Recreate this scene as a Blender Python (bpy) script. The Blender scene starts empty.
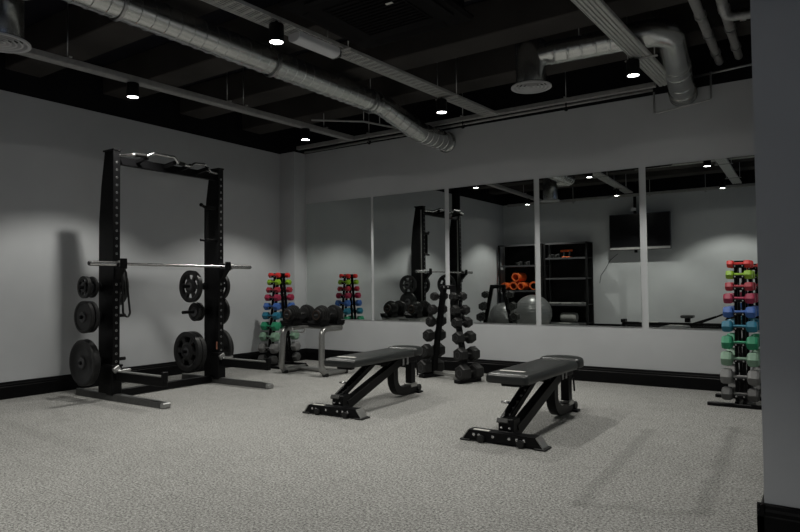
import bpy, bmesh, math, random
from mathutils import Vector, Matrix
random.seed(7)
sc = bpy.context.scene
COL = sc.collection
PI = math.pi
# ---------------------------------------------------------------- materials
def new_mat(name, color, rough=.5, metal=0., spec=.5, emis=None, estr=0., coat=0.):
    m = bpy.data.materials.new(name); m.use_nodes = True
    b = m.node_tree.nodes['Principled BSDF']
    b.inputs['Base Color'].default_value = (*color, 1)
    b.inputs['Roughness'].default_value = rough
    b.inputs['Metallic'].default_value = metal
    b.inputs['Specular IOR Level'].default_value = spec
    b.inputs['Coat Weight'].default_value = coat
    if emis:
        b.inputs['Emission Color'].default_value = (*emis, 1)
        b.inputs['Emission Strength'].default_value = estr
    return m
def noise_mat(name, c0, c1, scale=60., rough=.5, metal=0., bump=.0, spec=.5, detail=4., bscale=None, rvar=0.):
    m = new_mat(name, c0, rough, metal, spec)
    nt = m.node_tree; N = nt.nodes; L = nt.links; b = N['Principled BSDF']
    tc = N.new('ShaderNodeTexCoord'); nz = N.new('ShaderNodeTexNoise')
    nz.inputs['Scale'].default_value = scale; nz.inputs['Detail'].default_value = detail
    L.new(tc.outputs['Object'], nz.inputs['Vector'])
    r = N.new('ShaderNodeValToRGB')
    r.color_ramp.elements[0].position = .35; r.color_ramp.elements[1].position = .65
    r.color_ramp.elements[0].color = (*c0, 1); r.color_ramp.elements[1].color = (*c1, 1)
    L.new(nz.outputs['Fac'], r.inputs['Fac']); L.new(r.outputs['Color'], b.inputs['Base Color'])
    if rvar:
        mr = N.new('ShaderNodeMapRange'); mr.inputs['To Min'].default_value = rough - rvar; mr.inputs['To Max'].default_value = rough + rvar
        L.new(nz.outputs['Fac'], mr.inputs['Value']); L.new(mr.outputs['Result'], b.inputs['Roughness'])
    if bump:
        n2 = N.new('ShaderNodeTexNoise'); n2.inputs['Scale'].default_value = bscale or scale; n2.inputs['Detail'].default_value = 3
        L.new(tc.outputs['Object'], n2.inputs['Vector'])
        bp = N.new('ShaderNodeBump'); bp.inputs['Strength'].default_value = bump; bp.inputs['Distance'].default_value = .004
        L.new(n2.outputs['Fac'], bp.inputs['Height']); L.new(bp.outputs['Normal'], b.inputs['Normal'])
    return m
M = {}
M['wall'] = noise_mat('painted_grey_wall', (.475, .486, .502), (.495, .506, .521), 3, .75, bump=.04, spec=.25, bscale=180)
M['wall_black'] = noise_mat('black_painted_upper_wall', (.006, .006, .008), (.009, .009, .011), 4, .85, spec=.15)
M['slab'] = noise_mat('black_ceiling_paint', (.010, .010, .014), (.015, .015, .02), 2, .9, spec=.1)
M['beam'] = noise_mat('dark_beam_paint', (.042, .039, .037), (.055, .05, .048), 2, .9, spec=.1)
M['skirting'] = noise_mat('black_gloss_skirting', (.003, .003, .0035), (.0045, .0045, .005), 8, .38, spec=.12)
M['black'] = noise_mat('black_powder_coat', (.0035, .0035, .004), (.0055, .0055, .006), 150, .42, spec=.12, bump=.03)
M['black_matt'] = noise_mat('matt_black_metal', (.004, .004, .0045), (.006, .006, .0065), 60, .6, spec=.2)
M['rubber'] = noise_mat('black_rubber', (.009, .009, .009), (.014, .014, .014), 90, .55, spec=.3, bump=.05)
M['iron'] = noise_mat('grey_black_plate_enamel', (.008, .008, .0085), (.012, .012, .0125), 80, .42, spec=.35, bump=.05)
M['chrome'] = noise_mat('brushed_chrome', (.55, .55, .55), (.66, .66, .66), 40, .25, 1.0)
M['steel'] = noise_mat('dull_steel', (.38, .38, .38), (.46, .46, .46), 60, .36, 1.0)
M['silver'] = noise_mat('silver_grey_paint', (.32, .32, .31), (.38, .38, .37), 70, .32, .8)
M['galv'] = noise_mat('galvanised_duct', (.60, .61, .60), (.64, .65, .64), 5, .26, .97)
M['tray'] = noise_mat('zinc_cable_tray', (.46, .46, .445), (.55, .55, .535), 25, .5, .4)
M['pipe'] = noise_mat('grey_conduit', (.30, .295, .29), (.36, .355, .35), 20, .45, .35)
M['vinyl_pad'] = noise_mat('black_leatherette', (.008, .0095, .0095), (.011, .013, .013), 220, .38, spec=.55, bump=.10)
M['diffuser'] = new_mat('grey_white_grille', (.46, .46, .47), .5)
M['white'] = new_mat('white_plastic', (.62, .62, .64), .45)
M['sticker'] = new_mat('pale_sticker', (.62, .61, .57), .5)
M['lens'] = new_mat('lamp_lens', (1, 1, 1), .4, emis=(1, .985, .96), estr=26.)
M['screen'] = new_mat('tv_screen', (.003, .003, .004), .28, spec=.3)
M['bezel'] = new_mat('dark_grey_bezel', (.05, .05, .054), .5)
M['ball'] = noise_mat('grey_gym_ball', (.15, .155, .155), (.17, .175, .175), 5, .33, .25, spec=.5)
M['orange'] = noise_mat('orange_foam', (.72, .12, .022), (.80, .15, .03), 50, .55, bump=.05)
M['grey_foam'] = noise_mat('grey_foam', (.26, .26, .25), (.32, .32, .31), 40, .7)
M['copper'] = new_mat('brown_dial_ring', (.07, .042, .03), .45, .4)
M['foot_steel'] = noise_mat('worn_dark_steel', (.055, .055, .054), (.075, .075, .073), 40, .4, .3, spec=.4)
M['cast'] = noise_mat('worn_cast_iron', (.022, .022, .022), (.034, .034, .034), 60, .34, .4, spec=.5)
M['darkhole'] = new_mat('dark_socket', (.002, .002, .002), .8)
M['cassette'] = noise_mat('black_cassette_plastic', (.004, .0035, .004), (.005, .0045, .005), 20, .8, spec=.08)
# mirror
M['mirror'] = new_mat('mirror_glass', (.72, .755, .735), .0, 1.0)
# carpet
def carpet():
    m = new_mat('grey_loop_carpet', (.3, .3, .29), .95, spec=.1)
    nt = m.node_tree; N = nt.nodes; L = nt.links; b = N['Principled BSDF']
    tc = N.new('ShaderNodeTexCoord')
    def nz(s, d, dist=0, rough=.6):
        n = N.new('ShaderNodeTexNoise'); n.inputs['Scale'].default_value = s; n.inputs['Detail'].default_value = d
        n.inputs['Distortion'].default_value = dist; n.inputs['Roughness'].default_value = rough
        L.new(tc.outputs['Object'], n.inputs['Vector']); return n
    fine = nz(78, 4, .1, .85); mid = nz(9, 4); big = nz(1.1, 3, .6)
    def mth(op, a, bb, c=None):
        n = N.new('ShaderNodeMath'); n.operation = op
        for k, v in enumerate((a, bb, c)):
            if v is None: continue
            if isinstance(v, (int, float)): n.inputs[k].default_value = v
            else: L.new(v, n.inputs[k])
        return n.outputs[0]
    r = N.new('ShaderNodeValToRGB')
    e = r.color_ramp.elements
    e[0].position = .39; e[0].color = (.085, .0845, .081, 1); e[1].position = .61; e[1].color = (.425, .421, .405, 1)
    L.new(fine.outputs['Fac'], r.inputs['Fac'])
    f = mth('MULTIPLY_ADD', mid.outputs['Fac'], .40, .80); f2 = mth('MULTIPLY_ADD', big.outputs['Fac'], .22, .89)
    f = mth('MULTIPLY', f, f2)
    # worn drag marks left by moved equipment: segments (x0,y0,x1,y1,half width, strength)
    sep = N.new('ShaderNodeSeparateXYZ'); L.new(tc.outputs['Object'], sep.inputs[0])
    wob = mth('MULTIPLY_ADD', mid.outputs['Fac'], .06, -.03)
    for (x0, y0, x1, y1, w, s) in ((-1.05, 3.05, -1.13, 4.95, .035, .16), (-.53, 3.25, -.62, 5.35, .035, .19),
                                   (-1.08, 3.08, -.5, 3.24, .03, .12), (-.62, 5.2, -.3, 5.1, .03, .12),
                                   (-6.3, 3.1, -5.2, 2.75, .05, .08), (-6.2, 2.5, -4.0, 2.35, .06, .08)):
        dx, dy = x1 - x0, y1 - y0; ln = math.hypot(dx, dy); dx /= ln; dy /= ln
        u = mth('ADD', mth('MULTIPLY', mth('SUBTRACT', sep.outputs[0], x0), dx), mth('MULTIPLY', mth('SUBTRACT', sep.outputs[1], y0), dy))
        v = mth('SUBTRACT', mth('MULTIPLY', mth('SUBTRACT', sep.outputs[0], x0), -dy), mth('MULTIPLY', mth('SUBTRACT', sep.outputs[1], y0), -dx))
        v = mth('ABSOLUTE', mth('ADD', v, wob), 0)
        a = N.new('ShaderNodeMapRange'); a.interpolation_type = 'SMOOTHSTEP'
        a.inputs['From Min'].default_value = w * .3; a.inputs['From Max'].default_value = w * 1.9; a.inputs['To Min'].default_value = s; a.inputs['To Max'].default_value = 0
        L.new(v, a.inputs['Value'])
        c = mth('MULTIPLY', mth('GREATER_THAN', u, 0), mth('LESS_THAN', u, ln))
        f = mth('MULTIPLY', f, mth('SUBTRACT', 1, mth('MULTIPLY', a.outputs['Result'], c)))
    mx = N.new('ShaderNodeMix'); mx.data_type = 'RGBA'; mx.blend_type = 'MULTIPLY'; mx.inputs['Factor'].default_value = 1
    L.new(r.outputs['Color'], mx.inputs['A']); L.new(f, mx.inputs['B']); L.new(mx.outputs['Result'], b.inputs['Base Color'])
    bp = N.new('ShaderNodeBump'); bp.inputs['Strength'].default_value = .8; bp.inputs['Distance'].default_value = .008
    L.new(fine.outputs['Fac'], bp.inputs['Height']); L.new(bp.outputs['Normal'], b.inputs['Normal'])
    return m
M['carpet'] = carpet()
# ---------------------------------------------------------------- mesh builder
class MB:
    def __init__(s): s.v = []; s.f = []; s.sm = []; s.mi = []
    def add(s, verts, faces, smooth=False, mi=0):
        o = len(s.v); s.v += [tuple(p) for p in verts]
        s.f += [[i + o for i in f] for f in faces]; s.sm += [smooth] * len(faces); s.mi += [mi] * len(faces)
        return s
    def _bm(s, bm, mat=None, smooth=False, mi=0):
        if mat is not None: bmesh.ops.transform(bm, matrix=mat, verts=bm.verts)
        bm.verts.index_update()
        s.add([v.co[:] for v in bm.verts], [[v.index for v in f.verts] for f in bm.faces], smooth, mi); bm.free()
        return s
    def box(s, c, d, rot=None, bev=.004, mat=None, seg=1, mi=0):
        bm = bmesh.new(); bmesh.ops.create_cube(bm, size=1)
        for v in bm.verts: v.co = Vector((v.co.x * d[0], v.co.y * d[1], v.co.z * d[2]))
        if bev: bmesh.ops.bevel(bm, geom=list(bm.edges), offset=min(bev, min(d) * .45), segments=seg, affect='EDGES', profile=.5)
        m = Matrix.Translation(Vector(c))
        if rot is not None: m = m @ (rot.to_4x4() if isinstance(rot, Matrix) else Matrix.Rotation(rot, 4, 'Z'))
        if mat is not None: m = mat @ m
        return s._bm(bm, m, seg > 1, mi)
    def bar(s, a, b, w, h, bev=.003, up=(0, 0, 1), mi=0):   # rectangular bar from a to b, w across, h along up
        a = Vector(a); b = Vector(b); d = (b - a); L = d.length; d.normalize()
        x = d.cross(Vector(up))
        if x.length < 1e-4: x = d.cross(Vector((1, 0, 0)))
        x.normalize(); z = x.cross(d)
        R = Matrix((x, d, z)).transposed()
        return s.box((a + b) / 2, (w, L, h), R, bev, mi=mi)
    def prism(s, poly, axis, a0, a1, mi=0):   # poly 2-D points in the plane normal to axis
        n = len(poly); V = []
        for a in (a0, a1):
            for (p, q) in poly:
                V.append({'x': (a, p, q), 'y': (p, a, q), 'z': (p, q, a)}[axis])
        F = [[i, (i + 1) % n, n + (i + 1) % n, n + i] for i in range(n)] + [list(range(n))[::-1], list(range(n, 2 * n))]
        return s.add(V, F, False, mi)
    def lathe(s, prof, p=(0, 0, 0), axis='z', n=24, smooth=True, cap=True, phase=0., mi=0):   # prof [(r, t)] along axis
        V = []; F = []
        ax = {'x': Matrix.Rotation(PI / 2, 3, 'Y'), 'y': Matrix.Rotation(-PI / 2, 3, 'X'), 'z': Matrix.Identity(3)}[axis] if isinstance(axis, str) else Vector((0, 0, 1)).rotation_difference(Vector(axis)).to_matrix()
        p = Vector(p)
        for (r, t) in prof:
            for k in range(n):
                a = 2 * PI * k / n + phase
                V.append(p + ax @ Vector((r * math.cos(a), r * math.sin(a), t)))
        for i in range(len(prof) - 1):
            for k in range(n):
                k2 = (k + 1) % n
                F.append([i * n + k, i * n + k2, (i + 1) * n + k2, (i + 1) * n + k])
        s.add(V, F, smooth, mi)
        if cap:
            m = (len(prof) - 1) * n
            s.add(V[:n], [list(range(n))[::-1]], False, mi); s.add(V[m:], [list(range(n))], False, mi)
        return s
    def cyl(s, a, b, r, n=16, r2=None, bev=0., mi=0):
        a = Vector(a); b = Vector(b); L = (b - a).length; r2 = r if r2 is None else r2
        pr = [(r, 0), (r2, L)] if not bev else [(r - bev, 0), (r, bev), (r2, L - bev), (r2 - bev, L)]
        return s.lathe(pr, a, (b - a).normalized(), n, True, mi=mi)
    def tube(s, pts, r, n=10, rib=None, ribh=1.05, cap=True, flat=None, mi=0):
        pts = [Vector(p) for p in pts]; st = []
        if rib:
            out = []; acc = rib * .5
            for a, b in zip(pts, pts[1:]):
                L = (b - a).length; t = acc; out.append((a, 1.))
                while t < L - .012:
                    d = (b - a) / L
                    for o, h in ((-.022, 1.), (-.008, 1.), (-.004, ribh), (.004, ribh), (.008, 1.), (.022, 1.)):
                        if 0 < t + o < L: out.append((a + d * (t + o), h))
                    t += rib
                acc = max(t - L, 0.001)
            out.append((pts[-1], 1.)); st = out
        else: st = [(p, 1.) for p in pts]
        T = []
        P = [q[0] for q in st]
        for i in range(len(P)):
            d = P[min(i + 1, len(P) - 1)] - P[max(i - 1, 0)]; T.append(d.normalized())
        u = T[0].cross(Vector((0, 0, 1)))
        if u.length < 1e-3: u = T[0].cross(Vector((1, 0, 0)))
        u.normalize(); V = []; F = []
        for i, p in enumerate(P):
            u = (u - T[i] * u.dot(T[i])).normalized(); w = T[i].cross(u)
            for k in range(n):
                a = 2 * PI * k / n + (PI / 4 if n == 4 else 0)
                V.append(p + (u * math.cos(a) * (flat or 1) + w * math.sin(a)) * r * st[i][1])
        for i in range(len(P) - 1):
            for k in range(n): F.append([i * n + k, i * n + (k + 1) % n, (i + 1) * n + (k + 1) % n, (i + 1) * n + k])
        s.add(V, F, n > 4, mi)
        if cap: s.add(V[:n], [list(range(n))[::-1]], False, mi); s.add(V[-n:], [list(range(n))], False, mi)
        return s
    def sphere(s, c, r, u=24, v=14, mi=0):
        bm = bmesh.new(); bmesh.ops.create_uvsphere(bm, u_segments=u, v_segments=v, radius=1)
        if isinstance(r, (int, float)): r = (r, r, r)
        return s._bm(bm, Matrix.Translation(Vector(c)) @ Matrix.Diagonal((*r, 1)), True, mi)
    def build(s, name, mat, parent=None, loc=None):
        me = bpy.data.meshes.new(name); me.from_pydata(s.v, [], s.f); me.update()
        me.polygons.foreach_set('use_smooth', s.sm); me.polygons.foreach_set('material_index', s.mi)
        bm = bmesh.new(); bm.from_mesh(me); bmesh.ops.remove_doubles(bm, verts=bm.verts, dist=1e-5)
        bmesh.ops.recalc_face_normals(bm, faces=bm.faces)
        for e in bm.edges: e.smooth = len(e.link_faces) == 2 and e.calc_face_angle(0) < .75
        bm.to_mesh(me); bm.free()
        for m in (mat if isinstance(mat, (list, tuple)) else [mat]): me.materials.append(m)
        o = bpy.data.objects.new(name, me); COL.objects.link(o)
        if parent is not None: o.parent = parent
        if loc is not None: o.location = loc
        return o
def fillet(pts, R, n=8):
    pts = [Vector(p) for p in pts]; out = [pts[0]]
    for i in range(1, len(pts) - 1):
        p = pts[i]; a = (pts[i - 1] - p); b = (pts[i + 1] - p); la, lb = a.length, b.length; a.normalize(); b.normalize()
        th = a.angle(b); t = min(R / math.tan(th / 2), la * .49, lb * .49); rr = t * math.tan(th / 2)
        A = p + a * t; B = p + b * t; c = p + (a + b).normalized() * (rr / math.sin(th / 2))
        va = A - c; vb = B - c; ang = va.angle(vb); ax = va.cross(vb).normalized()
        for k in range(n + 1): out.append(c + Matrix.Rotation(ang * k / n, 3, ax) @ va)
    out.append(pts[-1]); return out
def tag(o, label=None, cat=None, group=None, kind=None):
    if label: o['label'] = label
    if cat: o['category'] = cat
    if group: o['group'] = group
    if kind: o['kind'] = kind
    return o
def thing(name, loc, label, cat, group=None, rz=0.):
    o = bpy.data.objects.new(name, None); COL.objects.link(o); o.empty_display_size = .1
    o.location = loc; o.rotation_euler = (0, 0, rz); return tag(o, label, cat, group)
def struct(o): o['kind'] = 'structure'; return o
CH = {}
def copy_tree(o, parent=None):
    c = o.copy(); COL.objects.link(c)
    if parent is not None: c.parent = parent
    for ch in list(o.children): copy_tree(ch, c)
    return c
def place(proto, loc, label, rz=0., group=None):
    c = copy_tree(proto) if proto.get('_used') else proto
    if '_used' in c.keys() and c is not proto: del c['_used']
    proto['_used'] = 1
    c.location = loc; c.rotation_euler = (0, 0, rz); c['label'] = label
    if group: c['group'] = group
    return c
# ---------------------------------------------------------------- room shell
XL, YB, YR, XR, ZT, ZC = -6.80, 7.025, -.60, 3.2, 3.08, 3.62
PX, PY = -.252, 3.03          # corner of the partition by the camera
def slab(name, x0, x1, y0, y1, z0, z1, mat, split=False):
    mb = MB()
    if not split: mb.box(((x0 + x1) / 2, (y0 + y1) / 2, (z0 + z1) / 2), (x1 - x0, y1 - y0, z1 - z0), bev=0)
    else:
        mb.box(((x0 + x1) / 2, (y0 + y1) / 2, (z0 + ZT) / 2), (x1 - x0, y1 - y0, ZT - z0), bev=0)
        mb.box(((x0 + x1) / 2, (y0 + y1) / 2, (z1 + ZT) / 2), (x1 - x0, y1 - y0, z1 - ZT), bev=0, mi=1)
    me = mb.build(name, mat)
    return struct(me)
slab('floor', XL - .2, XR, YR - .2, YB + .2, -.15, 0, M['carpet'])
slab('ceiling', XL - .2, XR, YR - .2, YB + .2, ZC, ZC + .15, M['slab'])
WM = [M['wall'], M['wall_black']]
slab('wall_left', XL - .2, XL, YR - .2, YB + .2, 0, ZC, WM, True)
slab('wall_back', XL, XR, YB, YB + .2, 0, ZC, WM, True)
slab('wall_rear', XL, XR, YR - .2, YR, 0, ZC, WM, True)
slab('wall_right', PX, XR, PY, YB, 0, ZC, [M['wall'], M['wall']], True)
slab('wall_column', XL, XL + .30, YB - .235, YB, 0, ZC, WM, True)
for k in range(7):
    y = .05 + 1.03 * k
    struct(MB().box(((XL + XR) / 2, y, 3.46), (XR - XL, .35, .32), bev=.01).build('ceiling_beam', M['beam']))
# skirting: moulded profile swept along each wall
def skirt(name, a, b, n):
    a = Vector((*a, 0)); b = Vector((*b, 0)); n = Vector((*n, 0))
    prof = [(.0, .0), (.026, .0), (.026, .118), (.021, .124), (.021, .138), (.016, .148), (.013, .162), (.006, .168), (0, .168)]
    V = []; m = len(prof)
    for p in (a, b):
        for (d, z) in prof: V.append(p + n * d + Vector((0, 0, z)))
    F = [[i, (i + 1) % m, m + (i + 1) % m, m + i] for i in range(m)] + [list(range(m)), list(range(m, 2 * m))[::-1]]
    return struct(MB().add(V, F).build(name, M['skirting']))
skirt('baseboard_left', (XL, YR), (XL, YB - .235), (1, 0))
skirt('baseboard_column', (XL, YB - .235), (XL + .326, YB - .235), (0, -1))
skirt('baseboard_column', (XL + .30, YB - .261), (XL + .30, YB), (1, 0))
skirt('baseboard_back', (XL + .30, YB), (PX, YB), (0, -1))
skirt('baseboard_rear', (XL, YR), (XR, YR), (0, 1))
skirt('baseboard_right', (PX, PY - .026), (PX, YB), (-1, 0))
skirt('baseboard_right', (PX - .026, PY), (XR, PY), (0, -1))
# ---------------------------------------------------------------- wall mirrors
seams = [(-6.47, -5.262), (-5.222, -4.076), (-4.016, -2.862), (-2.798, -1.672), (-1.604, -.44)]
mlab = ['narrow-looking mirror panel by the corner reflecting the red-to-green dumbbell tree',
        'mirror panel reflecting the far upright of the squat rack and its plates',
        'mirror panel behind the black hex dumbbell stand reflecting the orange rolls',
        'mirror panel reflecting the grey gym ball, black shelving and half the television',
        'rightmost mirror panel, beside the colourful dumbbell tree at the partition']
for (x0, x1), lb in zip(seams, mlab):
    t = thing('wall_mirror', ((x0 + x1) / 2, YB - .001, .617), lb, 'mirror', 'frameless mirror panels along the back wall')
    w = x1 - x0
    MB().box((0, -.005, 1.7055 / 2), (w, .008, 1.7055), bev=.0015).build('glass', M['mirror'], t)
# ---------------------------------------------------------------- down lights
def make_light():
    t = thing('ceiling_downlight', (0, 0, 0), 'x', 'ceiling light', 'black cylinder downlights under the cable trays')
    MB().lathe([(.0, .135), (.052, .135), (.056, .13), (.056, 0.0), (.050, 0.0), (.050, .004), (.049, .008)], n=24, cap=False).build('housing', M['black_matt'], t)
    MB().lathe([(.0, .005), (.049, .005), (.049, .009), (0, .009)], n=24, cap=False).build('lens', M['lens'], t)
    MB().cyl((0, 0, .135), (0, 0, .16), .012).build('mounting_stem', M['black_matt'], t)
    for nm, size, blend, pw in (('lamp', 111, .34, LP), ('lamp', 157, .06, LS)):
        l = bpy.data.lights.new(nm, 'SPOT'); l.energy = pw; l.spot_size = math.radians(size); l.spot_blend = blend
        l.shadow_soft_size = .03; l.color = (1, .985, .915)
        o = bpy.data.objects.new(nm, l); COL.objects.link(o); o.parent = t; o.location = (0, 0, -.004)
    return t
LP, LS = 122., 2.8
LX = [-5.47, -3.42, -1.46]; TR = -.055   # the trays run slightly askew to the walls
lt = make_light()
ll = {(0, 0): 'lit downlight hanging in the far left corner above the dumbbell tree', (0, 1): 'lit downlight above the near left end of the squat rack',
      (0, 2): 'leftmost lit downlight seen in the mirror, left of the shelving top', (1, 0): 'lit downlight near the back wall beside the open end of the long duct',
      (1, 1): 'lit downlight on the perforated tray next to the pale oblong emergency light', (1, 2): 'lit downlight reflected just above the top left of the television',
      (2, 0): 'lit downlight on the ribbed tray beside the big duct elbow', (2, 1): 'larger of the two lit downlights reflected at the top of the rightmost mirror',
      (2, 2): 'smaller, lower lit downlight reflected in the rightmost mirror'}
LPOS = {(0, 0): (-5.33, 5.77), (0, 1): (-5.44, 3.50), (0, 2): (-5.66, .55), (1, 0): (-3.34, 5.71), (1, 1): (-3.36, 3.33), (1, 2): (-3.62, .72),
        (2, 0): (-1.385, 5.69), (2, 1): (-1.55, 3.2), (2, 2): (-1.68, .50)}
for k in LPOS: place(lt, (*LPOS[k], 2.90), ll[k])
# ---------------------------------------------------------------- cable trays
def rods(t, pts):
    for x, y, z0, z1 in pts: MB().cyl((x, y, z0), (x, y, z1), .005, 6).build('hanger_rod', M['steel'], t)
t = thing('cable_trunking', (LX[0], 3.2, 3.045), 'slim grey cable trunking running the length of the left side near the wall', 'cable tray', rz=TR)
mb = MB().box((0, 0, .03), (.085, 6.9, .055)); mb.box((0, 0, .0), (.075, 6.9, .012)); mb.build('trunking', M['pipe'], t)
for y in (-2.3, -.3, 1.4, 1.62, 2.9):
    rods(t, [(0, y, .064, ZC - 3.045)]); MB().box((0, y, .064), (.13, .03, .014)).build('hanger_clip', M['steel'], t)
def tray(x, w, label, kind, name, TR=TR):
    t = thing(name, (x, 3.1, 3.055), label, 'cable tray', rz=TR); y0, y1 = -3.28, 3.58
    mb = MB(); n = 5
    if kind == 'ribbed':
        mb.box((0, (y0 + y1) / 2, .012), (w, y1 - y0, .006), bev=0)
        for k in range(n): mb.box((-w / 2 + w * (k + .5) / n, (y0 + y1) / 2, .005), (w / n * .62, y1 - y0, .012), bev=.003)
    else:
        for k in range(7): mb.box((-w / 2 + w * (k + .5) / 7, (y0 + y1) / 2, .008), (w / 7 * .36, y1 - y0, .006), bev=.001)
        y = y0
        while y < y1: mb.box((0, y, .008), (w, .020, .006), bev=.001); y += .08
    for s in (-1, 1): mb.box((s * w / 2, (y0 + y1) / 2, .014), (.006, y1 - y0, .03), bev=.001)
    mb.build('tray', M['tray'], t)
    for y in (-2.4, -.75, .95, 2.62):
        MB().box((0, y, -.006), (w + .12, .035, .012)).build('hanger_bar', M['pipe'], t)
        rods(t, [(s * (w / 2 + .035), y, -.01, ZC - 3.055) for s in (-1, 1)])
    return t
tray(LX[1], .165, 'wide perforated galvanised cable tray crossing above the middle of the room', 'mesh', 'cable_tray')
tray(-1.40, .155, 'ribbed galvanised cable tray at upper right passing the duct elbow', 'ribbed', 'cable_tray', -.03)
# cross pipes along back wall
t = thing('conduit_run', (-3.935, 6.80, 3.12), 'long grey conduit pair running below the ceiling along the mirrored back wall', 'pipe')
mb = MB(); mb.box((0, 0, 0), (5.0, .06, .05)); mb.build('trunking', M['pipe'], t)
MB().tube([(-2.45, .10, -.05), (2.45, .10, -.02)], .016, 8).build('conduit', M['pipe'], t)
for x in (-1.185, .255, 1.555):
    rods(t, [(x, 0, .03, ZC - 3.10)]); MB().box((x, 0, .03), (.03, .09, .014)).build('hanger_clip', M['steel'], t)
for x in (-1.185, .255, 1.555):
    mb = MB().cyl((x, .0, -.02), (x, .0, -.085), .008, 8); mb.tube([(x - .03, 0, -.085), (x, 0, -.10), (x + .03, 0, -.075)], .010, 6); mb.lathe([(.004, -.12), (.022, -.108), (.022, -.098)], (x, 0, 0), n=12)
    mb.build('cable_hook', M['black_matt'], t)
t = thing('conduit_run', (-3.4, -.33, 3.03), 'long grey conduit along the far wall, seen reflected above the television', 'pipe')
MB().box((0, 0, 0), (6.3, .06, .06)).build('conduit', M['pipe'], t)
for x in (-1.5, .2, 1.3):
    rods(t, [(x, 0, .03, ZC - 3.03)]); MB().box((x, 0, -.04), (.04, .06, .05)).build('junction_box', M['steel'], t)
t = thing('conduit_run', (-1.8, 1.75, 3.25), 'thick grey conduit crossing the ceiling, reflected at the top of the rightmost mirror', 'pipe')
MB().tube([(-1.2, 0, 0), (2.2, 0, 0)], .035, 10).build('conduit', M['pipe'], t)
rods(t, [(x, 0, .03, ZC - 3.25) for x in (-.9, .6)])
# small cross arm hung left of the long duct end
t = thing('conduit_branch', (-4.75, 6.2, 3.13), 'short thin conduit arm hung from two rods left of the long duct end', 'pipe')
MB().tube(fillet([(-.55, -.35, .03), (0, 0, .0), (.25, .52, -.03)], .05), .012, 8).build('conduit', M['pipe'], t)
rods(t, [(0, 0, 0, ZC - 3.13), (.1, .2, 0, ZC - 3.13)])
# pipes at upper right
PL = ['left of the two grey pipes at upper right by the partition', 'right one of the two grey pipes at upper right, with a bright bent branch']
for k, (x0, y0, z0, x1, y1, z1) in enumerate(((-.74, 4.2, 3.10, -.86, 6.95, 3.28), (-.575, 4.2, 3.10, -.69, 6.95, 3.30))):
    t = thing('ceiling_pipe', (x0, y0, z0), PL[k], 'pipe', 'grey pipes at upper right by the partition')
    d = Vector((x1 - x0, y1 - y0, z1 - z0))
    MB().tube([(0, 0, 0), d], .037, 12).build('pipe', M['pipe'], t)
    for f in (.22, .42, .62, .85): MB().tube([d * f, d * (f + .018)], .046, 12).build('coupling', M['steel'], t)
MB().tube(fillet([(-.045, .98, .07), (-.03, 1.14, .0), (.33, 1.20, 0)], .07), .036, 12).build('branch_pipe', M['steel'], t)['label'] = 'bright bent branch pipe'
MB().tube([(.06, 1.155, 0), (.10, 1.162, 0)], .046, 12).build('coupling', M['steel'], t)
# thin bright conduit along the black band right of the duct
t = thing('wall_conduit', (-.70, 6.95, 3.19), 'thin bright conduit along the black band right of the duct elbow', 'pipe')
MB().tube([(-.45, 0, -.02), (.42, 0, .02)], .012, 8).build('conduit', M['steel'], t)
t = thing('duct_support_bracket', (-1.21, 6.93, 2.86), 'thin steel U bracket under the end of the duct elbow', 'bracket')
MB().tube(fillet([(-.27, 0, .22), (-.27, 0, -.005), (.27, 0, .05), (.27, 0, .33)], .02, 4), .010, 8).build('strap', M['steel'], t)
# ---------------------------------------------------------------- ducts
t = thing('ventilation_duct', (-4.15, 2.0, 3.12), 'long galvanised spiral duct crossing the ceiling and dipping to the back wall', 'duct')
path = fillet([(-.24, 0, 0), (0, .0, 0), (-.02, 3.78, 0.02), (.10, 4.36, -.19), (.12, 5.02, -.20)], .30, 10)
MB().tube(path, .118, 28, rib=.115, ribh=1.045).build('duct_tube', M['galv'], t)
for y in (.55, 2.05, 3.55):
    MB().lathe([(.121, -.012), (.127, -.012), (.127, .012), (.121, .012)], (-.005, y, 0), 'y', 28, cap=False).build('hanger_strap', M['steel'], t); rods(t, [(-.005, y, .13, ZC - 3.12)])
MB().lathe([(.118, 0), (.136, 0), (.136, .02), (.118, .02)], (.12, 4.99, -.20), 'y', 28, cap=False).build('end_collar', M['galv'], t)
def diffuser(t, x, y, zt, zb, r):
    MB().lathe([(0, zt), (r * .9, zt), (r * .94, zt - .01), (r * .94, zb + .06), (r * .9, zb + .02)], (x, y, 0), n=28, cap=False).build('drop_can', M['galv'], t)
    mb = MB()
    mb.lathe([(r * .9, zb + .03), (r * 1.22, zb + .012), (r * 1.22, zb), (r * 1.08, zb), (r * 1.02, zb + .02)], (x, y, 0), n=32, cap=False)
    for k in range(4):
        q = r * (.92 - .22 * k); mb.lathe([(q, zb + .004), (q - .012, zb + .004), (q - .03, zb + .03), (q - .022, zb + .03)], (x, y, 0), n=32, cap=False)
    mb.build('round_grille', M['diffuser'], t)
    MB().lathe([(0, zb + .032), (r * .98, zb + .032)], (x, y, 0), n=24, cap=False).build('grille_backing', M['darkhole'], t)
diffuser(t, -.43, -.04, .14, -.38, .155)
t = thing('ventilation_duct', (-2.26, 5.52, 3.2), 'short galvanised duct with round drop diffuser and large elbow into the back wall', 'duct')
diffuser(t, 0, 0, .14, -.287, .152)
MB().tube([(.11, 0, 0), (.21, 0, .0)], .097, 24).build('branch_collar', M['galv'], t)
MB().tube([(.19, 0, 0), (.86, .05, .0)], .105, 28, rib=.12, ribh=1.03).build('duct_tube', M['galv'], t)
MB().tube(fillet([(.84, .048, 0), (1.19, .085, 0.01), (1.115, .82, -.075)], .26, 16), .118, 28).build('elbow', M['galv'], t)
MB().tube([(1.117, .80, -.073), (1.05, 1.50, -.185)], .121, 28, rib=.25, ribh=1.03).build('duct_tube', M['galv'], t)
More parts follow.
